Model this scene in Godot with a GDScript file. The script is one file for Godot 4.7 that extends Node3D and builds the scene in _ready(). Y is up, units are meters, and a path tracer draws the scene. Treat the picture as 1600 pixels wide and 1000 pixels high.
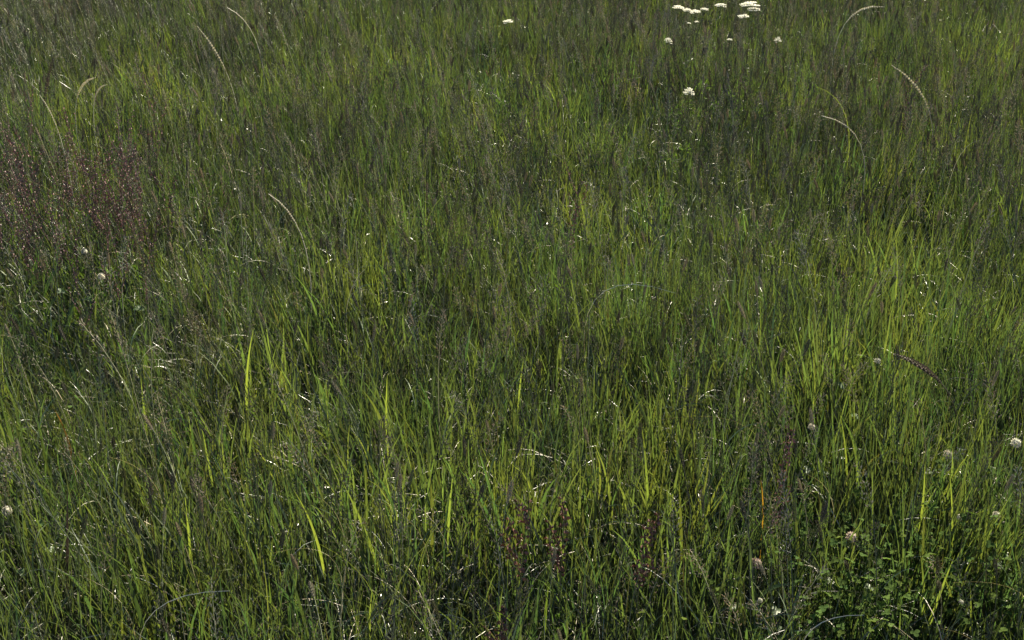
extends Node3D
# A backlit summer meadow: dense grass, dark seed heads, a reddish sorrel patch, white umbels and clover.

# patches of the meadow on the ground: x, z, radius across, radius deep, kind, strength
const PATCHES = [
	[-1.581, -5.119, 0.375, 0.575, 0, 0.8],
	[-0.453, -5.447, 0.198, 0.465, 0, 0.7],
	[-0.567, -2.554, 0.194, 0.291, 0, 0.9],
	[-0.253, -2.21, 0.12, 0.232, 0, 0.7],
	[-0.666, -2.21, 0.16, 0.258, 0, 0.5],
	[1.095, -3.211, 0.126, 0.281, 0, 0.8],
	[0.609, -2.795, 0.096, 0.261, 0, 0.7],
	[0.397, -3.622, 0.199, 0.286, 0, 0.5],
	[0.755, -3.622, 0.099, 0.286, 0, 0.5],
	[0.103, -2.111, 0.206, 0.168, 0, 0.6],
	[1.035, -2.619, 0.122, 0.201, 0, 0.5],
	[0.764, -1.912, 0.107, 0.144, 0, 0.4],
	[0.157, -4.968, 0.235, 0.596, 0, 0.4],
	[-0.592, -1.891, 0.13, 0.122, 0, 0.5],
	[0.255, -1.953, 0.133, 0.106, 0, 0.5],
	[-0.55, -4.278, 0.252, 0.458, 1, 1],
	[0.441, -5.688, 0.265, 0.503, 1, 0.9],
	[0.782, -4.778, 0.227, 0.556, 1, 1],
	[1.232, -4.355, 0.279, 0.634, 1, 0.9],
	[0.08, -2.795, 0.144, 0.223, 1, 0.6],
	[-0.761, -2.759, 0.095, 0.219, 1, 0.7],
	[-2.135, -6.016, 0.278, 0.556, 1, 1],
	[0.646, -3.211, 0.09, 0.233, 1, 0.8],
	[-0.175, -3.12, 0.105, 0.313, 1, 0.7],
	[-1.213, -5.881, 0.243, 0.67, 1, 0.7],
	[1.669, -4.204, 0.203, 0.596, 1, 0.8],
	[-0.029, -2.491, 0.088, 0.186, 1, 0.5],
	[0.512, -2.491, 0.088, 0.186, 1, 0.7],
	[-1.363, -3.863, 0.336, 0.383, 1, 0.6],
	[0, -3.863, 0.126, 0.383, 1, 0.7],
	[-1.13, -2.723, 0.141, 0.214, 2, 0.3],
	[-0.795, -1.652, 0.118, 0.1, 2, 0.7],
	[-0.529, -1.62, 0.148, 0.081, 2, 0.6],
	[-0.258, -1.652, 0.129, 0.1, 2, 0.4],
	[0.126, -2.723, 0.126, 0.178, 2, 0.6],
	[0.298, -2.554, 0.104, 0.129, 2, 0.5],
	[0.78, -1.739, 0.167, 0.162, 2, 0.6],
	[0.595, -1.757, 0.112, 0.109, 2, 0.5],
	[0.294, -1.604, 0.147, 0.08, 2, 0.5],
	[0.623, -1.871, 0.188, 0.16, 3, 0.7],
	[0.853, -1.891, 0.142, 0.183, 3, 0.8],
	[0.594, -2.064, 0.076, 0.092, 3, 0.5],
	[-1.126, -2.619, 0.091, 0.167, 3, 0.2],
	[-0.496, -3.8, 0.124, 0.248, 3, 0.2],
]

# single stems and blades: foot x, depth z, then two points (x, y) the stem passes on its way, tip z shift, width, material, label
const BENT_STEMS = [
	[1.396, -4.033, 1.361, 0.463, 1.246, 0.558, 0.02, 0.003, 5, "pale arching grass head near the top right, bowing to the left"],
	[1.11, -3.996, 1.086, 0.441, 1.006, 0.495, 0, 0.004, 1, "short green yellow blade slanting below the white umbels at right"],
	[1.105, -3.778, 1.074, 0.416, 0.971, 0.468, 0.02, 0.002, 5, "thin pale stem leaning left in the upper right meadow"],
	[1.334, -4.939, 1.367, 0.52, 1.476, 0.54, 0, 0.003, 5, "pale feathery grass head lying almost level at the top right edge"],
	[1.353, -3.583, 1.367, 0.418, 1.412, 0.45, 0, 0.002, 0, "short pale stem leaning to the right in the upper right meadow"],
	[-1.08, -4.635, -1.102, 0.402, -1.173, 0.54, 0.02, 0.003, 5, "pale slanting stem at the upper left, leaning left over bright grass"],
	[-1.039, -4.962, -1.06, 0.474, -1.133, 0.54, 0, 0.002, 5, "pale slanting stem touching the top edge at left"],
	[-1.435, -3.77, -1.444, 0.443, -1.475, 0.522, 0, 0.002, 5, "pale stem leaning left above the reddish sorrel patch"],
	[-1.543, -4.278, -1.524, 0.406, -1.458, 0.45, 0.02, 0.003, 5, "small pale hooked grass head above the sorrel patch, left of its pair"],
	[-1.475, -4.252, -1.463, 0.4, -1.422, 0.432, 0, 0.002, 5, "small pale hooked grass head above the sorrel patch, right of its pair"],
	[-1.23, -3.237, -1.256, 0.381, -1.344, 0.432, 0, 0.003, 0, "pale arched stem under the sorrel patch near the left edge"],
	[-1.103, -3.355, -1.114, 0.36, -1.15, 0.414, 0.02, 0.002, 0, "thin pale stem crossing the lower part of the sorrel patch"],
	[-0.571, -3.075, -0.588, 0.388, -0.644, 0.45, 0, 0.002, 5, "pale seed stem leaning left beside the sorrel patch"],
	[-0.384, -3.055, -0.402, 0.312, -0.459, 0.378, 0, 0.003, 1, "yellow green bent blade left of the middle, leaning left"],
	[-0.424, -2.901, -0.413, 0.273, -0.378, 0.324, 0, 0.003, 0, "short whitish dry stem leaning right, left of the middle"],
	[-0.233, -3.331, -0.213, 0.333, -0.146, 0.378, 0, 0.003, 1, "straight bright blade leaning right above the middle"],
	[0.21, -2.798, 0.255, 0.318, 0.408, 0.3, 0, 0.003, 0, "pale level stem lying on the grass right of the middle"],
	[0.153, -2.791, 0.169, 0.247, 0.223, 0.3, 0, 0.003, 1, "bright blade leaning right in the dark gap at the middle"],
	[-0.763, -2.199, -0.78, 0.183, -0.835, 0.24, 0.03, 0.004, 0, "broad whitish dry blade bowing left at the lower left"],
	[-0.643, -1.682, -0.605, 0.225, -0.481, 0.26, 0, 0.003, 0, "long pale arching blade lying right over dark grass at lower left"],
	[-0.716, -1.791, -0.731, 0.182, -0.783, 0.22, 0, 0.003, 0, "short whitish stem at the lower left corner, leaning left"],
	[-0.339, -1.824, -0.361, 0.229, -0.434, 0.22, 0, 0.003, 0, "whitish level stem near the bottom, left of the middle"],
	[-0.256, -1.794, -0.276, 0.197, -0.343, 0.26, 0, 0.003, 1, "long slanting green blade near the bottom, leaning left"],
	[-0.34, -1.953, -0.352, 0.242, -0.393, 0.28, 0.02, 0.002, 0, "thin pale stem leaning left at the lower left"],
	[-0.18, -1.944, -0.196, 0.216, -0.248, 0.26, 0, 0.003, 0, "pale kinked blade leaning left below the middle"],
	[-0.172, -1.923, -0.161, 0.184, -0.126, 0.24, 0, 0.003, 1, "pale green blade leaning right below the middle"],
	[0.589, -2.298, 0.529, 0.197, 0.28, 0.22, 0, 0.002, 0, "long thin pale stem lying level right of the middle"],
	[0.972, -1.794, 0.932, 0.171, 0.799, 0.2, 0, 0.003, 0, "pale stem lying level at the right edge near the bottom"],
	[0.855, -1.72, 0.833, 0.122, 0.761, 0.16, 0, 0.003, 0, "pale bent stem at the bottom right corner"],
	[0.537, -1.716, 0.556, 0.189, 0.619, 0.2, 0, 0.003, 0, "pale level stem at the bottom right, left of the broad blades"],
	[0.647, -2.093, 0.634, 0.209, 0.592, 0.24, 0, 0.003, 0, "short whitish stem above the pink clover head at right"],
	[1.015, -2.421, 0.977, 0.233, 0.849, 0.324, 0, 0.004, 6, "dark brown arched grass spike bowing left at the right"],
	[-1.622, -4.149, -1.606, 0.412, -1.551, 0.558, 0, 0.004, 6, "dark curved grass spike at the upper left, leaning right"],
]
const BROAD_BLADES = [
	[-0.649, -2.599, -0.639, 0.166, -0.604, 0.324, 0.02, 0.007, 1, "bright yellow green blade standing upright left of the middle, tallest of its clump"],
	[-0.291, -2.365, -0.286, 0.098, -0.27, 0.324, 0.02, 0.007, 1, "tall bright upright blade with a forked top, left of the middle"],
	[-0.289, -2.342, -0.298, 0.236, -0.326, 0.3, 0.02, 0.011, 1, "short wide bright blade leaning left beside the tall forked one"],
	[-0.249, -1.969, -0.266, 0.087, -0.322, 0.306, 0.02, 0.007, 1, "long broad green blade slanting from upper left to lower right near the bottom"],
	[-0.367, -1.935, -0.376, 0.178, -0.406, 0.3, 0.02, 0.006, 1, "bright blade leaning left beside the long slanting one near the bottom"],
	[-0.638, -2.202, -0.64, 0.187, -0.646, 0.3, 0, 0.006, 1, "bright slim blade in the lush patch at lower left"],
	[-0.84, -2.431, -0.839, 0.163, -0.834, 0.288, 0, 0.006, 1, "bright broad blade at the left in the lush patch"],
	[0.794, -1.859, 0.782, 0.105, 0.74, 0.26, 0.03, 0.01, 1, "broad yellow green blade in the dark gap at lower right, upright"],
	[0.776, -1.824, 0.781, 0.057, 0.797, 0.26, 0.02, 0.008, 1, "broad blade leaning right at the lower right, crossing the upright one"],
	[0.836, -2.073, 0.832, 0.163, 0.82, 0.28, 0, 0.007, 1, "bright upright blade above the dark gap at lower right"],
	[0.897, -2.03, 0.887, 0.104, 0.854, 0.28, 0, 0.005, 1, "slim bright blade beside the clover leaves at lower right"],
	[0.015, -2.498, 0.018, 0.199, 0.026, 0.288, 0.02, 0.008, 1, "bright forked blade at the middle of the meadow"],
	[1.042, -3.055, 1.035, 0.297, 1.014, 0.378, 0, 0.008, 1, "bright wide blade in the lush tuft at the right"],
	[-0.247, -3.326, -0.248, 0.288, -0.248, 0.378, 0, 0.009, 1, "bright wide upright blade above the middle"],
	[-0.353, -2.853, -0.353, 0.252, -0.355, 0.342, 0, 0.006, 1, "slim bright blade left of the middle"],
	[0.742, -2.21, 0.731, 0.185, 0.695, 0.28, 0.03, 0.01, 1, "wide bright blade leaning left at the right, below the dark arched spike"],
	[0.727, -2.228, 0.717, 0.157, 0.684, 0.3, 0, 0.006, 1, "slim bright blade leaning left, next to the wide one at right"],
	[0.949, -1.951, 0.945, 0.119, 0.931, 0.2, 0, 0.004, 1, "thin bright blade standing alone at the right edge near the bottom"],
	[0.986, -2.245, 0.981, 0.166, 0.967, 0.24, 0.02, 0.011, 1, "wide pointed leaf standing among clover at right"],
	[0.502, -2.044, 0.5, 0.208, 0.491, 0.26, 0, 0.006, 3, "small orange withered blade at the lower right of the middle"],
	[-0.982, -2.322, -0.984, 0.219, -0.991, 0.28, 0.02, 0.009, 3, "yellowing broad blade at the left edge"],
	[0.293, -2.223, 0.287, 0.153, 0.268, 0.28, 0, 0.007, 1, "broad pale green blade right of the middle, near the level stem"],
	[0.282, -2.111, 0.278, 0.172, 0.264, 0.28, 0, 0.007, 1, "broad green blade right of the middle with a bowed tip"],
	[0.239, -2.458, 0.239, 0.164, 0.238, 0.306, 0, 0.007, 4, "broad dull green blade right of the middle"],
	[0.095, -1.969, 0.085, 0.18, 0.049, 0.24, 0, 0.006, 1, "bright blade beside the brown dock stalk"],
	[-0.127, -2.019, -0.124, 0.19, -0.114, 0.28, 0, 0.007, 1, "bright broad blade below the middle"],
	[0.696, -2.476, 0.693, 0.221, 0.683, 0.288, 0, 0.008, 1, "wide bright blade right of the middle under dark seed heads"],
	[0.621, -2.733, 0.616, 0.222, 0.601, 0.324, 0.02, 0.009, 1, "wide bright blade in the tuft right of the middle"],
	[-0.443, -1.796, -0.442, 0.112, -0.44, 0.2, 0, 0.005, 4, "slim green blade at the bottom left"],
	[-0.259, -1.742, -0.257, 0.105, -0.247, 0.2, 0, 0.006, 1, "bright blade at the bottom edge left of the middle"],
	[-0.891, -1.958, -0.879, 0.072, -0.842, 0.306, 0, 0.007, 2, "dark purplish upright stalk at the lower left"],
	[-0.639, -1.969, -0.634, 0.071, -0.619, 0.306, 0.02, 0.007, 1, "bright broad blade rising from dark grass at the lower left"],
	[0.057, -1.796, 0.059, 0.074, 0.067, 0.2, 0, 0.007, 4, "broad green blade at the bottom edge near the middle"],
	[0.877, -1.824, 0.867, 0.058, 0.834, 0.2, 0.02, 0.008, 1, "broad blade at the bottom right corner"],
]
const UMBELS = [
	[0.715, -4.915, 0.5, "white flat-topped umbel plant with four heads at the top, left of the biggest", -0.061, 0.545, 0.021, -0.025, 0.533, 0.016, 0.009, 0.523, 0.02, 0.046, 0.533, 0.014, -0.014, 0.48, 0.008, 0.016, 0.485, 0.008],
	[0.81, -4.807, 0.5, "small white umbel on a dark stem between the four-headed plant and the biggest umbel", -0.005, 0.571, 0.02],
	[0.924, -4.807, 0.5, "biggest white umbel at the top edge, right of the middle", -0.007, 0.584, 0.03, 0.004, 0.564, 0.022, -0.026, 0.579, 0.02],
	[0.908, -4.87, 0.46, "small flat white umbel just below the biggest one", -0.005, 0.52, 0.02],
	[0.6, -4.708, 0.4, "pale round flower head below the four-headed umbel plant", -0.003, 0.462, 0.014],
	[0.618, -4.208, 0.36, "round cream flower head alone in the upper meadow, right of the middle", -0.004, 0.419, 0.018],
	[0.989, -4.57, 0.46, "small round white flower head right of the biggest umbel", -0.005, 0.508, 0.012],
	[-0.012, -4.766, 0.46, "small white flower head near the top, at the middle", -0.005, 0.517, 0.018],
	[0.791, -4.477, 0.46, "tiny white flower head under the small umbels", -0.004, 0.516, 0.009],
]
const CLOVERS = [
	[1.08, -2.256, 0.204, 0.011, 0, "white clover head at the right edge, largest of all"],
	[0.939, -2.256, 0.178, 0.01, 0.15, "off-white clover head left of the largest one at the right edge"],
	[0.904, -2.057, 0.153, 0.007, 0, "small white clover head in the dark gap at lower right"],
	[0.973, -2.05, 0.162, 0.008, 0.1, "greenish white clover head near the right edge, below the largest"],
	[0.662, -1.971, 0.178, 0.011, 0.4, "pinkish clover head turning brown at lower right, drooping to the right"],
	[0.463, -1.897, 0.17, 0.011, 0.55, "dusky pink clover head near the bottom, right of the middle"],
	[0.462, -1.83, 0.136, 0.005, 0, "tiny white clover bud below the dusky pink head"],
	[-1.188, -3.16, 0.255, 0.009, 0, "small white flower head at the left below the sorrel patch, upper of two"],
	[-1.109, -3.043, 0.238, 0.01, 0.05, "small white flower head at the left below the sorrel patch, lower of two"],
	[-1, -2.024, 0.204, 0.01, 0.1, "white clover head at the left edge near the bottom"],
	[0.662, -2.342, 0.187, 0.008, 0.2, "little cream clover head at the right, below the middle"],
	[0.84, -1.837, 0.128, 0.005, 0, "tiny white clover bud at the bottom right"],
	[0.841, -2.506, 0.255, 0.007, 0, "tiny white flower bud near the dark arched spike"],
]
const SPIKES = [
	[0.087, -1.841, 0.36, 0, "dark brown dock seed stalk below the middle, densest of three"],
	[0.009, -1.798, 0.4, 0, "slim dark red dock stalk left of the densest brown one"],
	[0.229, -1.821, 0.36, 0, "brown dock seed stalk right of the densest one, below the middle"],
	[-0.031, -1.684, 0.22, 0, "low rusty withered stalk at the bottom edge"],
	[0.153, -3.158, 0.4, 1, "small reddish sorrel spike alone above the middle"],
	[1.359, -4.194, 0.5, 1, "reddish sorrel spike under the pale arching grass head at top right"],
	[0.462, -1.863, 0.3, 1, "reddish sorrel spike above the dusky pink clover head"],
	[-1.112, -3.335, 0.485, 1, "reddish brown sorrel spike in the dense patch at the left edge"],
	[-1.048, -3.173, 0.354, 1, "reddish brown sorrel spike in the dense patch at the left edge"],
	[-1.21, -3.302, 0.333, 1, "reddish brown sorrel spike in the dense patch at the left edge"],
	[-1.274, -2.992, 0.522, 1, "reddish brown sorrel spike in the dense patch at the left edge"],
	[-1.488, -3.183, 0.536, 1, "reddish brown sorrel spike in the dense patch at the left edge"],
	[-1.435, -3.414, 0.475, 1, "reddish brown sorrel spike in the dense patch at the left edge"],
	[-1.338, -3.46, 0.361, 1, "reddish brown sorrel spike in the dense patch at the left edge"],
	[-1.542, -3.433, 0.472, 1, "reddish brown sorrel spike in the dense patch at the left edge"],
	[-1.194, -2.983, 0.502, 1, "reddish brown sorrel spike in the dense patch at the left edge"],
	[-1.245, -3.441, 0.342, 1, "reddish brown sorrel spike in the dense patch at the left edge"],
	[-1.524, -3.31, 0.495, 1, "reddish brown sorrel spike in the dense patch at the left edge"],
	[-1.111, -3.226, 0.531, 1, "reddish brown sorrel spike in the dense patch at the left edge"],
	[-1.401, -3.305, 0.525, 1, "reddish brown sorrel spike in the dense patch at the left edge"],
	[-1.559, -3.526, 0.401, 1, "reddish brown sorrel spike in the dense patch at the left edge"],
	[-1.188, -3.404, 0.346, 1, "reddish brown sorrel spike in the dense patch at the left edge"],
	[-1.358, -3.099, 0.539, 1, "reddish brown sorrel spike in the dense patch at the left edge"],
	[-1.098, -3.08, 0.38, 1, "reddish brown sorrel spike in the dense patch at the left edge"],
	[-1.086, -3.174, 0.342, 1, "reddish brown sorrel spike in the dense patch at the left edge"],
	[-1.172, -3.234, 0.529, 1, "reddish brown sorrel spike in the dense patch at the left edge"],
	[-1.136, -3.438, 0.352, 1, "reddish brown sorrel spike in the dense patch at the left edge"],
	[-1.143, -3.018, 0.425, 1, "reddish brown sorrel spike in the dense patch at the left edge"],
	[-1.213, -3.356, 0.431, 1, "reddish brown sorrel spike in the dense patch at the left edge"],
	[-1.382, -3.442, 0.538, 1, "reddish brown sorrel spike in the dense patch at the left edge"],
	[-1.211, -3.374, 0.494, 1, "reddish brown sorrel spike in the dense patch at the left edge"],
	[-0.974, -3.245, 0.49, 1, "reddish brown sorrel spike in the dense patch at the left edge"],
	[-1.443, -3.782, 0.389, 1, "reddish brown sorrel spike in the dense patch at the left edge"],
	[-1.185, -3.258, 0.529, 1, "reddish brown sorrel spike in the dense patch at the left edge"],
	[-1.219, -3.782, 0.332, 1, "reddish brown sorrel spike in the dense patch at the left edge"],
	[-1.158, -3.312, 0.502, 1, "reddish brown sorrel spike in the dense patch at the left edge"],
	[-0.983, -2.937, 0.403, 1, "reddish brown sorrel spike in the dense patch at the left edge"],
	[-1.101, -3.35, 0.507, 1, "reddish brown sorrel spike in the dense patch at the left edge"],
	[-1.21, -3.416, 0.365, 1, "reddish brown sorrel spike in the dense patch at the left edge"],
	[-1.091, -3.435, 0.483, 1, "reddish brown sorrel spike in the dense patch at the left edge"],
	[-1.395, -3.242, 0.418, 1, "reddish brown sorrel spike in the dense patch at the left edge"],
	[-1.217, -3.705, 0.464, 1, "reddish brown sorrel spike in the dense patch at the left edge"],
	[-0.995, -3.155, 0.467, 1, "reddish brown sorrel spike in the dense patch at the left edge"],
	[-1.377, -3.282, 0.462, 1, "reddish brown sorrel spike in the dense patch at the left edge"],
	[-1.591, -3.515, 0.358, 1, "reddish brown sorrel spike in the dense patch at the left edge"],
	[-1.306, -3.275, 0.371, 1, "reddish brown sorrel spike in the dense patch at the left edge"],
	[-1.626, -3.593, 0.454, 1, "reddish brown sorrel spike in the dense patch at the left edge"],
	[-1.353, -3.252, 0.33, 1, "reddish brown sorrel spike in the dense patch at the left edge"],
	[-1.273, -3.361, 0.505, 1, "reddish brown sorrel spike in the dense patch at the left edge"],
	[-1.193, -3.049, 0.459, 1, "reddish brown sorrel spike in the dense patch at the left edge"],
	[-1.572, -3.568, 0.531, 1, "reddish brown sorrel spike in the dense patch at the left edge"],
	[-1.187, -3.529, 0.531, 1, "reddish brown sorrel spike in the dense patch at the left edge"],
	[-0.911, -3.52, 0.33, 1, "reddish brown sorrel spike in the dense patch at the left edge"],
	[-1.529, -3.479, 0.459, 1, "reddish brown sorrel spike in the dense patch at the left edge"],
	[-1.608, -3.757, 0.421, 1, "reddish brown sorrel spike in the dense patch at the left edge"],
	[-1.552, -3.785, 0.534, 1, "reddish brown sorrel spike in the dense patch at the left edge"],
	[-1.105, -2.795, 0.385, 1, "reddish brown sorrel spike in the dense patch at the left edge"],
	[-1.369, -3.677, 0.39, 1, "reddish brown sorrel spike in the dense patch at the left edge"],
	[-1.541, -3.539, 0.494, 1, "reddish brown sorrel spike in the dense patch at the left edge"],
	[-1.198, -3.409, 0.382, 1, "reddish brown sorrel spike in the dense patch at the left edge"],
	[-1.351, -3.093, 0.43, 1, "reddish brown sorrel spike in the dense patch at the left edge"],
	[-1.094, -3.326, 0.486, 1, "reddish brown sorrel spike in the dense patch at the left edge"],
	[-1.452, -3.295, 0.401, 1, "reddish brown sorrel spike in the dense patch at the left edge"],
	[-1.418, -3.558, 0.428, 1, "reddish brown sorrel spike in the dense patch at the left edge"],
	[-1.292, -3.321, 0.383, 1, "reddish brown sorrel spike in the dense patch at the left edge"],
	[-1.351, -3.719, 0.516, 1, "reddish brown sorrel spike in the dense patch at the left edge"],
	[-1.031, -2.884, 0.451, 1, "reddish brown sorrel spike in the dense patch at the left edge"],
	[-1.034, -3.266, 0.431, 1, "reddish brown sorrel spike in the dense patch at the left edge"],
	[-0.954, -3.529, 0.371, 1, "reddish brown sorrel spike in the dense patch at the left edge"],
	[-1.273, -3.136, 0.344, 1, "reddish brown sorrel spike in the dense patch at the left edge"],
	[-1.071, -3.608, 0.36, 1, "reddish brown sorrel spike in the dense patch at the left edge"],
	[-1.311, -3.646, 0.362, 1, "reddish brown sorrel spike in the dense patch at the left edge"],
	[-1.16, -3.411, 0.344, 1, "reddish brown sorrel spike in the dense patch at the left edge"],
	[-1.309, -3.113, 0.335, 1, "reddish brown sorrel spike in the dense patch at the left edge"],
	[-1.17, -3.811, 0.54, 1, "reddish brown sorrel spike in the dense patch at the left edge"],
	[-1.331, -3.155, 0.53, 1, "reddish brown sorrel spike in the dense patch at the left edge"],
	[-1.003, -3.163, 0.361, 1, "reddish brown sorrel spike in the dense patch at the left edge"],
]

var rng := RandomNumberGenerator.new()
var noise := FastNoiseLite.new()
var M := {}
var taken := {}


# ---------------------------------------------------------------- mesh helpers
class Shape:
	var v := PackedVector3Array()
	var n := PackedVector3Array()
	var c := PackedColorArray()
	var i := PackedInt32Array()

	func vert(p: Vector3, nn: Vector3, col: Color) -> int:
		v.append(p)
		n.append(nn)
		c.append(col)
		return v.size() - 1

	func tri(a: int, b: int, d: int) -> void:
		i.append(a)
		i.append(b)
		i.append(d)

	func mesh(m: Material) -> ArrayMesh:
		for k in range(0, i.size(), 3):   # front faces run clockwise, seen from where the normals point
			var p := v[i[k]]
			if (v[i[k + 1]] - p).cross(v[i[k + 2]] - p).dot(n[i[k]] + n[i[k + 1]] + n[i[k + 2]]) > 0.0:
				var q := i[k + 1]
				i[k + 1] = i[k + 2]
				i[k + 2] = q
		var a := []
		a.resize(Mesh.ARRAY_MAX)
		a[Mesh.ARRAY_VERTEX] = v
		a[Mesh.ARRAY_NORMAL] = n
		a[Mesh.ARRAY_COLOR] = c
		a[Mesh.ARRAY_INDEX] = i
		var am := ArrayMesh.new()
		am.add_surface_from_arrays(Mesh.PRIMITIVE_TRIANGLES, a)
		am.surface_set_material(0, m)
		return am

	# a leaf blade along a row of points: folded at the midrib, tapering to the tip; w_of gives the width along it
	func ribbon(pts: PackedVector3Array, width: float, fold: float, turn: float, col: Color, kind := 0) -> void:
		var last := pts.size() - 1
		var rows := []
		for k in pts.size():
			var t := float(k) / last
			var tan := (pts[mini(k + 1, last)] - pts[maxi(k - 1, 0)]).normalized()
			var flat := Vector3(tan.z, 0, -tan.x)
			if flat.length() < 0.02:
				flat = Vector3(1, 0, 0)
			var side := flat.normalized()
			side = side.rotated(tan, turn + t * 0.5)
			var nn := tan.cross(side).normalized()
			var w := width * 0.5
			if kind == 0:
				w *= minf(1.0, 0.55 + 1.3 * t) * (1.0 - pow(t, 2.6))
			elif kind == 1:
				w *= 1.0 - 0.75 * t
			else:
				w *= sin(PI * clampf(t * 0.94 + 0.06, 0, 1))
			w = maxf(w, 0.00012)
			rows.append([vert(pts[k] - side * w + nn * w * fold, (nn - side * -0.45 * fold).normalized(), col),
				vert(pts[k], nn, col),
				vert(pts[k] + side * w + nn * w * fold, (nn - side * 0.45 * fold).normalized(), col)])
		for k in last:
			var a = rows[k]
			var b = rows[k + 1]
			for e in 2:
				tri(a[e], b[e], a[e + 1])
				tri(a[e + 1], b[e], b[e + 1])

	func tube(pts: PackedVector3Array, r0: float, r1: float, col: Color, sides := 4) -> void:
		var last := pts.size() - 1
		var rows := []
		for k in pts.size():
			var tan := (pts[mini(k + 1, last)] - pts[maxi(k - 1, 0)]).normalized()
			var x := tan.cross(Vector3(0.31, 0.2, 0.93)).normalized()
			var y := tan.cross(x)
			var r := lerpf(r0, r1, float(k) / last)
			var row := PackedInt32Array()
			for q in sides:
				var d := x * cos(TAU * q / sides) + y * sin(TAU * q / sides)
				row.append(vert(pts[k] + d * r, d, col))
			rows.append(row)
		for k in last:
			for q in sides:
				var q2 := (q + 1) % sides
				tri(rows[k][q], rows[k + 1][q], rows[k][q2])
				tri(rows[k][q2], rows[k + 1][q], rows[k + 1][q2])

	# a pointed scale, petal or spikelet: a bent kite of four triangles
	func scale(p: Vector3, dir: Vector3, up: Vector3, length: float, width: float, col: Color) -> void:
		var side := dir.cross(up).normalized() * width * 0.5
		var nn := side.cross(dir).normalized()
		var mid := p + dir * length * 0.45 + nn * width * 0.3
		var a := vert(p, nn, col)
		var b := vert(mid - side, (nn - side.normalized() * 0.6).normalized(), col)
		var d := vert(mid + side, (nn + side.normalized() * 0.6).normalized(), col)
		var e := vert(p + dir * length, nn, col)
		var m := vert(mid + nn * width * 0.25, nn, col)
		tri(a, b, m)
		tri(a, m, d)
		tri(b, e, m)
		tri(m, e, d)


func arc(base: Vector3, az: float, lean: float, curve: float, length: float, n := 6, power := 1.6) -> PackedVector3Array:
	var out := PackedVector3Array()
	var p := base
	out.append(p)
	var d := Vector3(cos(az), 0, sin(az))
	for k in n:
		var t := (k + 0.5) / n
		var th := lean + curve * pow(t, power)
		p += (Vector3.UP * cos(th) + d * sin(th)) * (length / n)
		out.append(p)
	return out


func through(p0: Vector3, p1: Vector3, p2: Vector3, n := 9, t1 := 0.55) -> PackedVector3Array:
	var out := PackedVector3Array()
	for k in n + 1:
		var t := float(k) / n
		var l0 := (t - t1) * (t - 1.0) / t1
		var l1 := t * (t - 1.0) / (t1 * (t1 - 1.0))
		var l2 := t * (t - t1) / (1.0 - t1)
		out.append(p0 * l0 + p1 * l1 + p2 * l2)
	return out


func tone(c: Color, spread := 0.18) -> Color:
	var k := 1.0 + rng.randf_range(-spread, spread)
	var w := rng.randf_range(-spread, spread) * 0.5
	return Color(c.r * k * (1.0 + w), c.g * k, c.b * k * (1.0 - w))


func mat(called: String, rough: float, back: Color, spec := 0.5) -> StandardMaterial3D:
	var m := StandardMaterial3D.new()
	m.resource_name = called
	m.vertex_color_use_as_albedo = true
	m.albedo_color = Color.WHITE
	m.roughness = rough
	m.metallic_specular = spec
	m.cull_mode = BaseMaterial3D.CULL_DISABLED
	if back.r + back.g + back.b > 0.0:
		m.backlight_enabled = true
		m.backlight = back
	M[called] = m
	return m


# ---------------------------------------------------------------- scene helpers
func numbered(called: String) -> String:
	var k: int = taken.get(called, 0)
	taken[called] = k + 1
	return called if k == 0 else "%s_%03d" % [called, k]


func thing(called: String, label: String, category: String, at: Vector3, group := "") -> Node3D:
	var o := Node3D.new()
	o.name = numbered(called)
	add_child(o)
	o.position = at
	o.set_meta("label", label)
	o.set_meta("category", category)
	o.set_meta("kind", "thing")
	if group:
		o.set_meta("group", group)
	return o


func part(called: String, s: Shape, m: Material, parent: Node3D) -> MeshInstance3D:
	var o := MeshInstance3D.new()
	o.name = called
	o.mesh = s.mesh(m)
	parent.add_child(o, true)
	return o


func single(called: String, s: Shape, m: Material, at: Vector3, label: String, category: String, group := "") -> MeshInstance3D:
	var o := MeshInstance3D.new()
	o.name = numbered(called)
	o.mesh = s.mesh(m)
	add_child(o)
	o.position = at
	o.set_meta("label", label)
	o.set_meta("category", category)
	o.set_meta("kind", "thing")
	if group:
		o.set_meta("group", group)
	return o


func copy_of(o: Node3D, called: String, at: Vector3, turn: float, size: float, label: String) -> Node3D:
	var r := o.duplicate() as Node3D
	r.name = numbered(called)
	add_child(r)
	r.position = at
	r.rotation.y = turn
	r.scale = Vector3.ONE * size
	r.set_meta("label", label)
	return r


func weight(kind: int, x: float, z: float) -> float:
	var s := 0.0
	for b in PATCHES:
		if b[4] == kind:
			var dx: float = (x - b[0]) / b[2]
			var dz: float = (z - b[1]) / b[3]
			var q := dx * dx + dz * dz
			if q < 5.0:
				s += b[5] * exp(-q)
	return s


func ground_y(x: float, z: float) -> float:
	return 0.035 * noise.get_noise_2d(x * 14.0, z * 14.0)


# a mass of grass: one node with one MultiMesh for each shape
func mass(called: String, label: String, category: String) -> Node3D:
	var o := Node3D.new()
	o.name = called
	add_child(o)
	o.set_meta("label", label)
	o.set_meta("category", category)
	o.set_meta("kind", "stuff")
	return o


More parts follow.
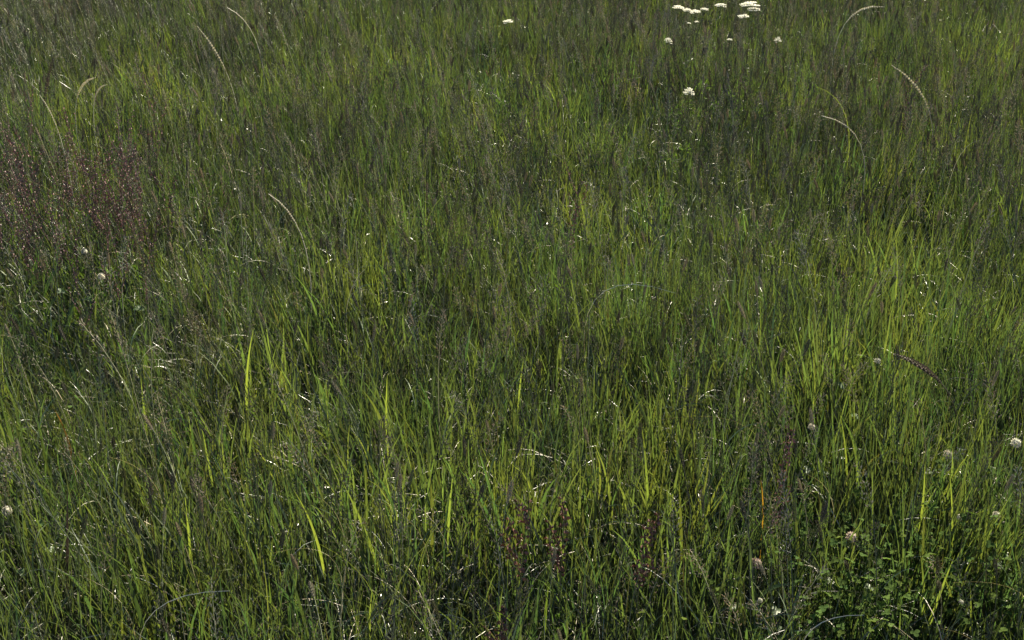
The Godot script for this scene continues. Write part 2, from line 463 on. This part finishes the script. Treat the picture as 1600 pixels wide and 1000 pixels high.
func spread(parent: Node3D, called: String, meshes: Array, buffers: Array) -> void:
	for k in meshes.size():
		var buf: PackedFloat32Array = buffers[k]
		if buf.is_empty():
			continue
		var mm := MultiMesh.new()
		mm.transform_format = MultiMesh.TRANSFORM_3D
		mm.use_colors = true
		mm.mesh = meshes[k]
		mm.instance_count = buf.size() / 16
		mm.buffer = buf
		var o := MultiMeshInstance3D.new()
		o.name = called
		o.multimesh = mm
		o.set_meta("kind", "stuff")
		parent.add_child(o, true)


func put(buf: PackedFloat32Array, at: Vector3, yaw: float, tilt_x: float, tilt_z: float, sy: float, sw: float, c: Color) -> void:
	# upright shape, turned, stretched and then sheared over by the wind (tilt)
	var cs := cos(yaw) * sw
	var sn := sin(yaw) * sw
	buf.append_array(PackedFloat32Array([cs, tilt_x * sy, sn, at.x, 0.0, sy, 0.0, at.y, -sn, tilt_z * sy, cs, at.z, c.r, c.g, c.b, 1.0]))


func buffers(n: int) -> Array:
	var out := []
	for k in n:
		out.append(PackedFloat32Array())
	return out


# ---------------------------------------------------------------- plant shapes
func leaf_tuft(count: int, w0: float, w1: float, l0: float, l1: float, lean: float, curve: float, radius: float) -> ArrayMesh:
	var s := Shape.new()
	for k in count:
		var a := rng.randf() * TAU
		var r := radius * sqrt(rng.randf())
		var col := tone(Color(1, 1, 1), 0.32)
		var which := rng.randf()
		if which < 0.10:
			col = tone(Color(0.6, 0.46, 0.7), 0.3)     # withered, dull brown
		elif which < 0.2:
			col = tone(Color(1.8, 1.5, 2.4), 0.25)      # bleached
		elif which < 0.42:
			col = tone(Color(2.15, 1.85, 1.5), 0.2)     # young, yellow green
		s.ribbon(arc(Vector3(cos(a) * r, -0.01, sin(a) * r), rng.randf() * TAU, absf(rng.randfn(0, lean)), rng.randf_range(0.1, 1.0) * curve, rng.randf_range(l0, l1), 5, rng.randf_range(1.2, 2.8)),
			rng.randf_range(w0, w1), rng.randf_range(0.15, 0.6), rng.randf_range(-0.9, 0.9), col)
	return s.mesh(M.glossy if rng.randf() < 0.6 else M.leaf)


func panicle_on(s: Shape, pts: PackedVector3Array, start: float, spread_r: float, count: int, col: Color, size: float) -> void:
	var last := pts.size() - 1
	for k in count:
		var t := lerpf(start, 1.0, float(k) / count)
		var f := t * last
		var q := mini(int(f), last - 1)
		var p := pts[q].lerp(pts[q + 1], f - q)
		var tan := (pts[q + 1] - pts[q]).normalized()
		var a := k * 2.4 + rng.randf_range(-0.4, 0.4)
		var side := tan.cross(Vector3(cos(a), 0.1, sin(a))).normalized()
		var u := (t - start) / (1.0 - start)
		var reach := spread_r * (0.35 + sin(PI * clampf(0.15 + 0.85 * u, 0, 1))) * rng.randf_range(0.3, 1.0)
		var e := p + side * reach + tan * reach * rng.randf_range(0.6, 1.4)
		var d := (side * 0.5 + tan).normalized()
		s.scale(p.lerp(e, 0.6), d, side.cross(d), size * rng.randf_range(0.8, 1.3), size * 0.42, tone(col, 0.25))
		s.scale(e, (d + Vector3(0, rng.randf_range(-0.4, 0.4), 0)).normalized(), side.cross(d), size * rng.randf_range(0.7, 1.2), size * 0.4, tone(col, 0.25))


func spike_on(s: Shape, pts: PackedVector3Array, start: float, radius: float, rings: int, col: Color) -> void:
	# a dense cylindrical head: a core with overlapping scales
	var last := pts.size() - 1
	for k in rings:
		var u := (k + 0.5) / rings
		var f := lerpf(start, 1.0, u) * last
		var q := mini(int(f), last - 1)
		var p := pts[q].lerp(pts[q + 1], f - q)
		var tan := (pts[q + 1] - pts[q]).normalized()
		var x := tan.cross(Vector3(0.3, 0.2, 0.9)).normalized()
		var r := radius * pow(sin(PI * clampf(0.08 + 0.9 * u, 0, 1)), 0.5)
		for j in 6:
			var d := x.rotated(tan, TAU * (j + 0.5 * (k % 2)) / 6.0)
			s.scale(p + d * r * 0.45, (tan + d * 0.55).normalized(), d.cross(tan), r * 2.4, r * 1.1, tone(col, 0.22))


func seed_stem(tall: float, kind: int) -> ArrayMesh:
	var s := Shape.new()
	var pts := arc(Vector3(0, -0.02, 0), rng.randf() * TAU, rng.randf_range(0.0, 0.1), rng.randf_range(0.1, 0.5), tall, 7, 2.6)
	s.tube(pts, 0.0011, 0.0006, tone(Color(0.75, 0.85, 0.7)), 3)
	if kind == 0:
		panicle_on(s, pts, 0.76, rng.randf_range(0.006, 0.014), 34, Color(1.0, 0.86, 0.82), 0.0058)
	elif kind == 1:
		spike_on(s, pts, 0.88, 0.0026, 12, Color(0.9, 0.8, 0.72))
	else:
		panicle_on(s, pts, 0.68, rng.randf_range(0.02, 0.035), 30, Color(1.0, 0.88, 0.8), 0.005)
	s.ribbon(arc(pts[2], rng.randf() * TAU, 0.25, rng.randf_range(0.5, 1.6), tall * 0.28, 5), 0.003, 0.3, 0.3, Color(0.7, 0.95, 0.6))
	return s.mesh(M.seed)


func straw_shape(length: float, wide: float) -> ArrayMesh:
	var s := Shape.new()
	s.ribbon(arc(Vector3(0, -0.01, 0), rng.randf() * TAU, rng.randf_range(0.1, 0.7), rng.randf_range(0.7, 2.0), length, 8, rng.randf_range(0.9, 2.2)), wide, 0.4, rng.randf_range(-0.5, 0.5), Color.WHITE, rng.randi() % 2)
	return s.mesh(M.straw)


func trefoil(s: Shape, at: Vector3, r: float, tilt: Vector3, col: Color) -> void:
	var up := (Vector3.UP + tilt).normalized()
	var x := up.cross(Vector3(0.2, 0.1, 1)).normalized().rotated(up, rng.randf() * TAU)
	for j in 3:
		var d := x.rotated(up, TAU * j / 3.0)
		var side := up.cross(d)
		var ctr := s.vert(at + d * r * 0.55 - up * r * 0.08, up, col)
		var rim := PackedInt32Array()
		for q in 9:
			var a := TAU * q / 9.0
			var rr := r * 0.55 * (1.0 - (0.12 if q == 0 else 0.0))
			var p := at + d * (r * 0.55 + cos(a) * rr) + side * sin(a) * rr * 0.9 + up * absf(sin(a)) * r * 0.14
			rim.append(s.vert(p, (up + side * -sin(a) * 0.3).normalized(), col))
		for q in 9:
			s.tri(ctr, rim[q], rim[(q + 1) % 9])


func clover_tuft() -> ArrayMesh:
	var s := Shape.new()
	for k in 7:
		var a := rng.randf() * TAU
		var b := Vector3(cos(a), 0, sin(a)) * rng.randf_range(0.0, 0.05)
		var h := rng.randf_range(0.06, 0.17)
		var pts := arc(b, a, rng.randf_range(0.0, 0.4), 0.4, h, 4)
		s.tube(pts, 0.0008, 0.0007, Color(0.9, 1, 0.8), 3)
		trefoil(s, pts[4], rng.randf_range(0.005, 0.0095), Vector3(rng.randf_range(-0.5, 0.5), 0, rng.randf_range(-0.5, 0.5)), tone(Color.WHITE, 0.2))
	return s.mesh(M.dull)


func _ready() -> void:
	rng.seed = 20240611
	noise.seed = 7
	noise.frequency = 0.05
	noise.fractal_octaves = 3

	# ------------------------------------------------ camera, sky, sun, exposure
	var cam := Camera3D.new()
	cam.name = "camera"
	cam.fov = 29.0
	cam.near = 0.05
	cam.far = 600.0
	cam.position = Vector3(0, 1.62, 0)
	cam.rotation_degrees = Vector3(-26.5, 0, 0)
	add_child(cam)
	cam.current = true

	var sky_mat := ProceduralSkyMaterial.new()
	sky_mat.sky_top_color = Color(0.36, 0.46, 0.62)
	sky_mat.sky_horizon_color = Color(0.74, 0.77, 0.79)
	sky_mat.sky_curve = 0.12
	sky_mat.ground_bottom_color = Color(0.16, 0.18, 0.1)
	sky_mat.ground_horizon_color = Color(0.5, 0.55, 0.5)
	var sky := Sky.new()
	sky.sky_material = sky_mat
	var env := Environment.new()
	env.background_mode = Environment.BG_SKY
	env.sky = sky
	env.tonemap_mode = Environment.TONE_MAPPER_LINEAR
	env.tonemap_exposure = 4.8
	env.background_energy_multiplier = 0.4
	env.sdfgi_enabled = true
	env.ssao_enabled = true
	env.ssil_enabled = true
	var we := WorldEnvironment.new()
	we.name = "environment"
	we.environment = env
	add_child(we)

	var sun := DirectionalLight3D.new()
	sun.name = "sun"
	sun.light_energy = 1.6
	sun.light_color = Color(1.0, 0.955, 0.87)
	sun.light_angular_distance = 0.5
	sun.shadow_enabled = true
	sun.rotation_degrees = Vector3(-34, 180 - 18, 0)   # stands ahead of the camera, a little to one side: the meadow is backlit
	add_child(sun)

	# ------------------------------------------------ materials
	mat("leaf", 0.5, Color(0.95, 1.0, 0.62), 0.5)
	mat("glossy", 0.3, Color(0.86, 0.9, 0.58), 0.6)
	mat("dull", 0.8, Color(0.9, 0.9, 0.5), 0.1)
	mat("seed", 0.6, Color(0.45, 0.45, 0.4), 0.4)
	mat("straw", 0.48, Color(0.5, 0.48, 0.35), 0.5)
	mat("petal", 0.7, Color(0.7, 0.7, 0.65), 0.3)
	mat("sorrel", 0.6, Color(0.4, 0.33, 0.3), 0.4)

	# ------------------------------------------------ the ground
	build_ground()
	build_grass()
	build_things()


func build_ground() -> void:
	var s := Shape.new()
	var n := 90
	var idx := []
	for j in n + 1:
		for k in n + 1:
			var u := (k - n / 2.0) / (n / 2.0)
			var w := (j - n / 2.0) / (n / 2.0)
			var x := u * 6.0 + pow(u, 7) * 250.0
			var z := w * 8.0 + pow(w, 7) * 250.0 - 4.0
			idx.append(s.vert(Vector3(x, ground_y(x, z), z), Vector3.UP, Color.WHITE))
	for j in n:
		for k in n:
			var a: int = j * (n + 1) + k
			s.tri(a, a + n + 1, a + 1)
			s.tri(a + 1, a + n + 1, a + n + 2)
	var m := StandardMaterial3D.new()
	m.roughness = 0.95
	var nt := NoiseTexture2D.new()
	nt.width = 512
	nt.height = 512
	nt.seamless = true
	var fn := FastNoiseLite.new()
	fn.seed = 3
	fn.frequency = 0.03
	fn.fractal_octaves = 5
	nt.noise = fn
	var g := Gradient.new()
	g.offsets = PackedFloat32Array([0.0, 0.45, 0.7, 1.0])
	g.colors = PackedColorArray([Color(0.12, 0.11, 0.07), Color(0.2, 0.18, 0.11), Color(0.2, 0.24, 0.1), Color(0.33, 0.3, 0.19)])
	nt.color_ramp = g
	m.albedo_texture = nt
	m.uv1_triplanar = true
	m.uv1_world_triplanar = true
	m.uv1_scale = Vector3.ONE * 1.7
	var o := MeshInstance3D.new()
	o.name = "ground"
	o.mesh = s.mesh(m)
	o.set_meta("kind", "structure")
	o.set_meta("label", "dark soil and old thatch under the meadow grass")
	o.set_meta("category", "ground")
	add_child(o)


func build_grass() -> void:
	var fine := []
	for k in 14:
		fine.append(leaf_tuft(28, 0.0014, 0.0034, 0.07, 0.26, 0.10, 0.9, 0.075))
	var broad := []
	for k in 12:
		broad.append(leaf_tuft(14, 0.0036, 0.0085, 0.08, 0.27, 0.10, 0.9, 0.075))
	var low := []
	for k in 10:
		low.append(leaf_tuft(26, 0.0014, 0.0034, 0.05, 0.22, 0.4, 1.9, 0.085))
	var seeds := []
	for k in 14:
		seeds.append(seed_stem(rng.randf_range(0.32, 0.5), [0, 0, 1, 0, 2, 1, 0][k % 7]))
	var straws := []
	for k in 12:
		straws.append(straw_shape(rng.randf_range(0.08, 0.34), rng.randf_range(0.001, 0.0024)))
	var clover := []
	for k in 6:
		clover.append(clover_tuft())

	var bf := buffers(fine.size())
	var bb := buffers(broad.size())
	var bl := buffers(low.size())
	var bs := buffers(seeds.size())
	var bw := buffers(straws.size())
	var bc := buffers(clover.size())
	var z := -0.7
	while z > -11.0:
		var near := -z < 8.2
		var step := 0.052 if near else 0.085
		var half := 1.2 + 0.42 * -z
		var x := -half
		while x < half:
			var px := x + rng.randf_range(-0.5, 0.5) * step
			var pz := z + rng.randf_range(-0.5, 0.5) * step
			x += step
			var p := Vector3(px, ground_y(px, pz), pz)
			var lush := weight(0, px, pz)
			var seedy := weight(1, px, pz)
			var bare := weight(2, px, pz)
			var cl := weight(3, px, pz)
			var n1 := noise.get_noise_2d(px * 30.0, pz * 30.0)
			var n2 := noise.get_noise_2d(px * 90.0 + 300.0, pz * 90.0)
			var n3 := noise.get_noise_2d(px * 12.0 - 200.0, pz * 12.0 + 90.0)
			lush = clampf(lush + n1 * 0.6 + 0.12, 0.0, 1.2)
			# the wind lays the blades mostly towards the left
			var tx := -0.05 + n2 * 0.25 + rng.randfn(0, 0.07)
			var tz := n1 * 0.25 + rng.randfn(0, 0.07)
			var yaw := rng.randf() * TAU
			var tall := clampf(1.0 + n3 * 0.45 + lush * 0.18 - bare * 0.5, 0.45, 1.4) * rng.randf_range(0.75, 1.2)
			var yellow := clampf(lush * 0.5 + n2 * 0.5 + rng.randfn(0, 0.2), 0.0, 1.0)
			var green := Color(0.064, 0.084, 0.040).lerp(Color(0.142, 0.162, 0.056), yellow)
			if rng.randf() < 0.22:
				green = green.lerp(Color(0.05, 0.085, 0.045), 0.8)
			green = tone(green, 0.2)
			var pick := rng.randf()
			if pick < bare * 0.55:
				pass
			elif pick < 0.30 + 0.25 * bare:
				put(bl[rng.randi() % bl.size()], p, yaw, tx, tz, tall, 1.0, green)
			elif pick < 0.52 + 0.5 * lush:
				put(bb[rng.randi() % bb.size()], p, yaw, tx, tz, tall, rng.randf_range(0.8, 1.2), green)
			else:
				put(bf[rng.randi() % bf.size()], p, yaw, tx, tz, tall * 1.05, 1.0, green)
			for extra in 5:
				scatter_extras(px + rng.randf_range(-0.5, 0.5) * step, pz + rng.randf_range(-0.5, 0.5) * step, lush, seedy, bare, cl, tx, tz, bs, bw, bc)
		z -= step
	finish_grass(fine, broad, low, seeds, straws, clover, bf, bb, bl, bs, bw, bc)


func scatter_extras(px: float, pz: float, lush: float, seedy: float, bare: float, cl: float, wx: float, wz: float, bs: Array, bw: Array, bc: Array) -> void:
			var p := Vector3(px, ground_y(px, pz), pz)
			var yaw := rng.randf() * TAU
			var tx := wx + rng.randfn(0, 0.08)
			var tz := wz + rng.randfn(0, 0.08)
			if rng.randf() < (0.07 + 0.22 * seedy - 0.07 * lush + 0.017 * -pz) * (1.0 - 0.6 * bare):
				var sc := Color(0.066, 0.061, 0.056).lerp(Color(0.075, 0.088, 0.05), rng.randf())
				if rng.randf() < 0.35:
					sc = Color(0.22, 0.205, 0.16)
				put(bs[rng.randi() % bs.size()], p, yaw, tx * 0.8, tz * 0.8, rng.randf_range(0.75, 1.1), rng.randf_range(0.8, 1.2), tone(sc, 0.2))
			if rng.randf() < 0.28 + 0.06 * bare:
				put(bw[rng.randi() % bw.size()], p, yaw, tx, tz, rng.randf_range(0.6, 1.1), 1.0, tone(Color(0.33, 0.31, 0.22), 0.3))
			if rng.randf() < cl * 0.35:
				put(bc[rng.randi() % bc.size()], p, yaw, 0.0, 0.0, rng.randf_range(0.7, 1.3), 1.0, tone(Color(0.062, 0.10, 0.022), 0.2))


func finish_grass(fine: Array, broad: Array, low: Array, seeds: Array, straws: Array, clover: Array, bf: Array, bb: Array, bl: Array, bs: Array, bw: Array, bc: Array) -> void:
	spread(mass("meadow_grass", "dense backlit green meadow grass covering the whole field", "grass"), "fine_blades", fine, bf)
	var g := get_node("meadow_grass") as Node3D
	spread(g, "broad_blades", broad, bb)
	spread(g, "low_blades", low, bl)
	spread(mass("seeding_grass", "thin grey brown seed heads standing above the green blades", "grass"), "seed_stems", seeds, bs)
	spread(mass("dry_grass", "scattered pale dry blades caught among the green grass", "grass"), "dry_blades", straws, bw)
	spread(mass("clover_leaves", "low three-part clover leaves between the blades at lower right", "clover"), "clover_leaf", clover, bc)
	var total := 0
	for q in [bf, bb, bl, bs, bw, bc]:
		var t := 0
		for b in q:
			t += b.size() / 16
		total += t
		print("copies ", t)
	print("all ", total)


func build_things() -> void:
	# ------------------------------------------------ single stems and blades
	var tint := [Color(0.52, 0.48, 0.36), Color(0.155, 0.178, 0.055), Color(0.06, 0.042, 0.035), Color(0.36, 0.17, 0.03), Color(0.075, 0.105, 0.03), Color(0.52, 0.48, 0.36), Color(0.075, 0.055, 0.045)]
	for b in BENT_STEMS:
		var kind: int = b[8]
		var base := Vector3(b[0], ground_y(b[0], b[1]), b[1])
		var p1 := Vector3(b[2] - b[0], b[3], 0.0)
		var p2 := Vector3(b[4] - b[0], b[5], b[6])
		var pts := through(Vector3(0, -0.01, 0), p1, p2, 10, clampf(p1.length() / (p1.length() + p1.distance_to(p2)), 0.3, 0.75))
		var m: Material = M.leaf if kind == 1 else (M.straw if kind in [0, 5] else M.seed)
		if kind in [5, 6]:
			var o := thing("arching_grass", b[9], "grass stem", base)
			var s := Shape.new()
			s.tube(pts, 0.0015, 0.0008, tint[kind], 5)
			part("stem", s, m, o)
			var h := Shape.new()
			if kind == 6:
				spike_on(h, pts, 0.66, 0.0042, 22, tint[kind])
			else:
				spike_on(h, pts, 0.62, b[7] * 0.9, 20, tint[kind] * 1.15)
			part("seed_head", h, m, o)
		else:
			var s := Shape.new()
			s.ribbon(pts, b[7], 0.45, 0.25, tint[kind], 1)
			single("arching_grass", s, m, base, b[9], "grass stem")
	for b in BROAD_BLADES:
		var kind: int = b[8]
		var base := Vector3(b[0], ground_y(b[0], b[1]), b[1])
		var p1 := Vector3(b[2] - b[0], b[3], 0.0)
		var p2 := Vector3(b[4] - b[0], b[5], b[6])
		var pts := through(Vector3(0, -0.01, 0), p1, p2, 10, clampf(p1.length() / (p1.length() + p1.distance_to(p2)), 0.3, 0.75))
		var s := Shape.new()
		s.ribbon(pts, b[7], 0.3, 1.45 + rng.randf_range(-0.5, 0.5), tone(tint[kind], 0.1))
		single("broad_grass", s, M.seed if kind == 2 else M.leaf, base, b[9], "grass blade")

	# ------------------------------------------------ white umbels
	for u in UMBELS:
		var h: float = u[2]
		var o := thing("umbel_plant", u[3], "flower", Vector3(u[0], ground_y(u[0], u[1]), u[1]))
		var s := Shape.new()
		var fork := Vector3(rng.randf_range(-0.01, 0.01), h * 0.72, rng.randf_range(-0.01, 0.01))
		s.tube(PackedVector3Array([Vector3(0, -0.01, 0), fork * 0.5 + Vector3(0.004, 0, 0), fork]), 0.0022, 0.0015, Color(0.07, 0.075, 0.035), 5)
		part("stem", s, M.seed, o)
		for q in range(4, u.size(), 3):
			var top := Vector3(u[q], u[q + 1], rng.randf_range(-0.02, 0.02))
			var r: float = u[q + 2]
			var e := Shape.new()
			umbel(e, fork, top, r, 1.2 if "round" in str(u[3]) else 0.35)
			part("umbel", e, M.petal, o)
		for q in 3:
			var l := Shape.new()
			var a := rng.randf() * TAU
			var pts := arc(fork * (0.25 + 0.2 * q), a, 0.7, 0.6, 0.12, 6)
			l.tube(pts, 0.0009, 0.0005, Color(0.07, 0.10, 0.03), 3)
			panicle_on(l, pts, 0.25, 0.02, 26, Color(0.07, 0.11, 0.035), 0.014)
			part("leaf", l, M.leaf, o)

	# ------------------------------------------------ clover heads
	for u in CLOVERS:
		var h: float = u[2]
		var r: float = u[3]
		var pink: float = u[4]
		var o := thing("clover_flower", u[5], "clover", Vector3(u[0], ground_y(u[0], u[1]), u[1]))
		var s := Shape.new()
		s.tube(PackedVector3Array([Vector3(0.012, -0.01, 0), Vector3(0.006, h * 0.5, 0), Vector3(0, h - r * 0.6, 0)]), 0.0013, 0.001, Color(0.09, 0.13, 0.05), 5)
		part("stem", s, M.leaf, o)
		var e := Shape.new()
		var white := Color(0.60, 0.59, 0.52).lerp(Color(0.42, 0.26, 0.24), pink)
		var n := 64
		for k in n:
			var y := 1.0 - 1.75 * (k + 0.5) / n
			var a := k * 2.39996
			var d := Vector3(cos(a) * sqrt(1.0 - y * y), y, sin(a) * sqrt(1.0 - y * y))
			var dir := (d + Vector3(0, -0.25 if y < 0.0 else 0.35, 0)).normalized()
			var col := tone(white, 0.1)
			if y < -0.35 and k % 2 == 0:
				col = col.lerp(Color(0.3, 0.2, 0.12), 0.5 + 0.4 * pink)
			e.scale(Vector3(0, h - r * 0.2, 0) + d * r * 0.5, dir, d.cross(Vector3(0.1, 1, 0.2)), r * 0.62, r * 0.42, col)
		part("flower_head", e, M.petal, o)
		for q in 3:
			var l := Shape.new()
			var a := rng.randf() * TAU
			var pts := arc(Vector3(0.01, 0, 0), a, 0.3, 0.6, h * rng.randf_range(0.5, 0.75), 5)
			l.tube(pts, 0.0008, 0.0007, Color(0.08, 0.12, 0.035), 3)
			trefoil(l, pts[5], 0.012, Vector3(rng.randf_range(-0.4, 0.4), 0, rng.randf_range(-0.4, 0.4)), tone(Color(0.07, 0.13, 0.03), 0.15))
			part("leaf", l, M.leaf, o)

	# ------------------------------------------------ dock and sorrel
	var models := {}
	for u in SPIKES:
		var h: float = u[2]
		var at := Vector3(u[0], ground_y(u[0], u[1]), u[1])
		var kind: int = u[3]
		if kind == 1:
			var pick := rng.randi() % 6
			if models.has(pick):
				var r := copy_of(models[pick], "sorrel_plant", at, rng.randf() * TAU, h / 0.5, u[4])
				r.rotation.x = rng.randf_range(-0.1, 0.1)
				r.rotation.z = rng.randf_range(-0.1, 0.12)
			else:
				models[pick] = sorrel(thing("sorrel_plant", u[4], "sorrel", at), 0.5, 0.0026, false)
			continue
		sorrel(thing("dock_plant", u[4], "dock", at), h, 0.004, true)
	for o in get_children():
		if o.has_meta("label") and str(o.get_meta("label")).begins_with("reddish brown sorrel spike in the dense"):
			o.set_meta("group", "sorrel spikes in the patch at the left edge")


func umbel(e: Shape, fork: Vector3, top: Vector3, r: float, dome: float) -> void:
	var sx := rng.randf_range(-0.12, 0.12)
	var foot := top - Vector3(0, r * 1.5, 0)
	e.tube(PackedVector3Array([fork, fork.lerp(foot, 0.5) + Vector3(0, 0.01, 0), foot]), 0.0012, 0.0008, Color(0.08, 0.09, 0.04), 4)
	for k in 17:
		var rad := r * sqrt((k + 0.5) / 17.0)
		var a := k * 2.39996
		var c := top + Vector3(cos(a) * rad, -dome * rad * rad / r + rng.randf_range(-0.16, 0.16) * r + cos(a) * rad * sx, sin(a) * rad)
		e.tube(PackedVector3Array([foot, c]), 0.0005, 0.0004, Color(0.09, 0.11, 0.05), 3)
		for j in 9:
			var q := j * 2.39996
			var d := Vector3(cos(q), 0.25, sin(q)).normalized()
			var rr := r * 0.2 * sqrt((j + 0.3) / 9.0)
			e.scale(c + Vector3(cos(q) * rr, 0.001, sin(q) * rr), d, Vector3.UP.cross(d), r * 0.19, r * 0.15, tone(Color(0.78, 0.77, 0.70), 0.08))


func sorrel(o: Node3D, h: float, size: float, dark: bool) -> Node3D:
	var red := Color(0.075, 0.042, 0.034) if dark else Color(0.125, 0.072, 0.070)
	var s := Shape.new()
	var pts := arc(Vector3(0, -0.01, 0), rng.randf() * TAU, 0.03, 0.12, h, 7)
	s.tube(pts, 0.0012, 0.0007, Color(0.075, 0.075, 0.04), 5)
	part("stem", s, M.sorrel, o)
	var e := Shape.new()
	var tops := [[pts, 0.55]]
	for k in 4:
		tops.append([arc(pts[4 + k % 3], rng.randf() * TAU, 0.45, -0.25, h * rng.randf_range(0.16, 0.3), 5), 0.12])
	for t in tops:
		var pp: PackedVector3Array = t[0]
		if t[1] < 0.5:
			e.tube(pp, 0.0009, 0.0006, red * 0.8, 3)
		var last := pp.size() - 1
		var n := 24 if t[1] > 0.5 else 13
		for k in n:
			var f := lerpf(t[1], 1.0, float(k) / n) * last
			var q := mini(int(f), last - 1)
			var p := pp[q].lerp(pp[q + 1], f - q)
			var a := k * 2.39996
			var d := Vector3(cos(a), rng.randf_range(-0.4, 0.5), sin(a)).normalized()
			e.scale(p + d * size * 0.4, d, Vector3(-d.z, 0.3, d.x), size * rng.randf_range(1.5, 3.0), size * 1.9, tone(red, 0.35))
	part("seed_head", e, M.sorrel, o)
	for k in 2:
		var l := Shape.new()
		l.ribbon(arc(Vector3(0, h * 0.1 * (k + 1), 0), rng.randf() * TAU, 0.4, 0.8, h * 0.2, 6), 0.011, 0.2, 0.2, tone(Color(0.07, 0.11, 0.03), 0.2), 2)
		part("leaf", l, M.leaf, o)
	return o
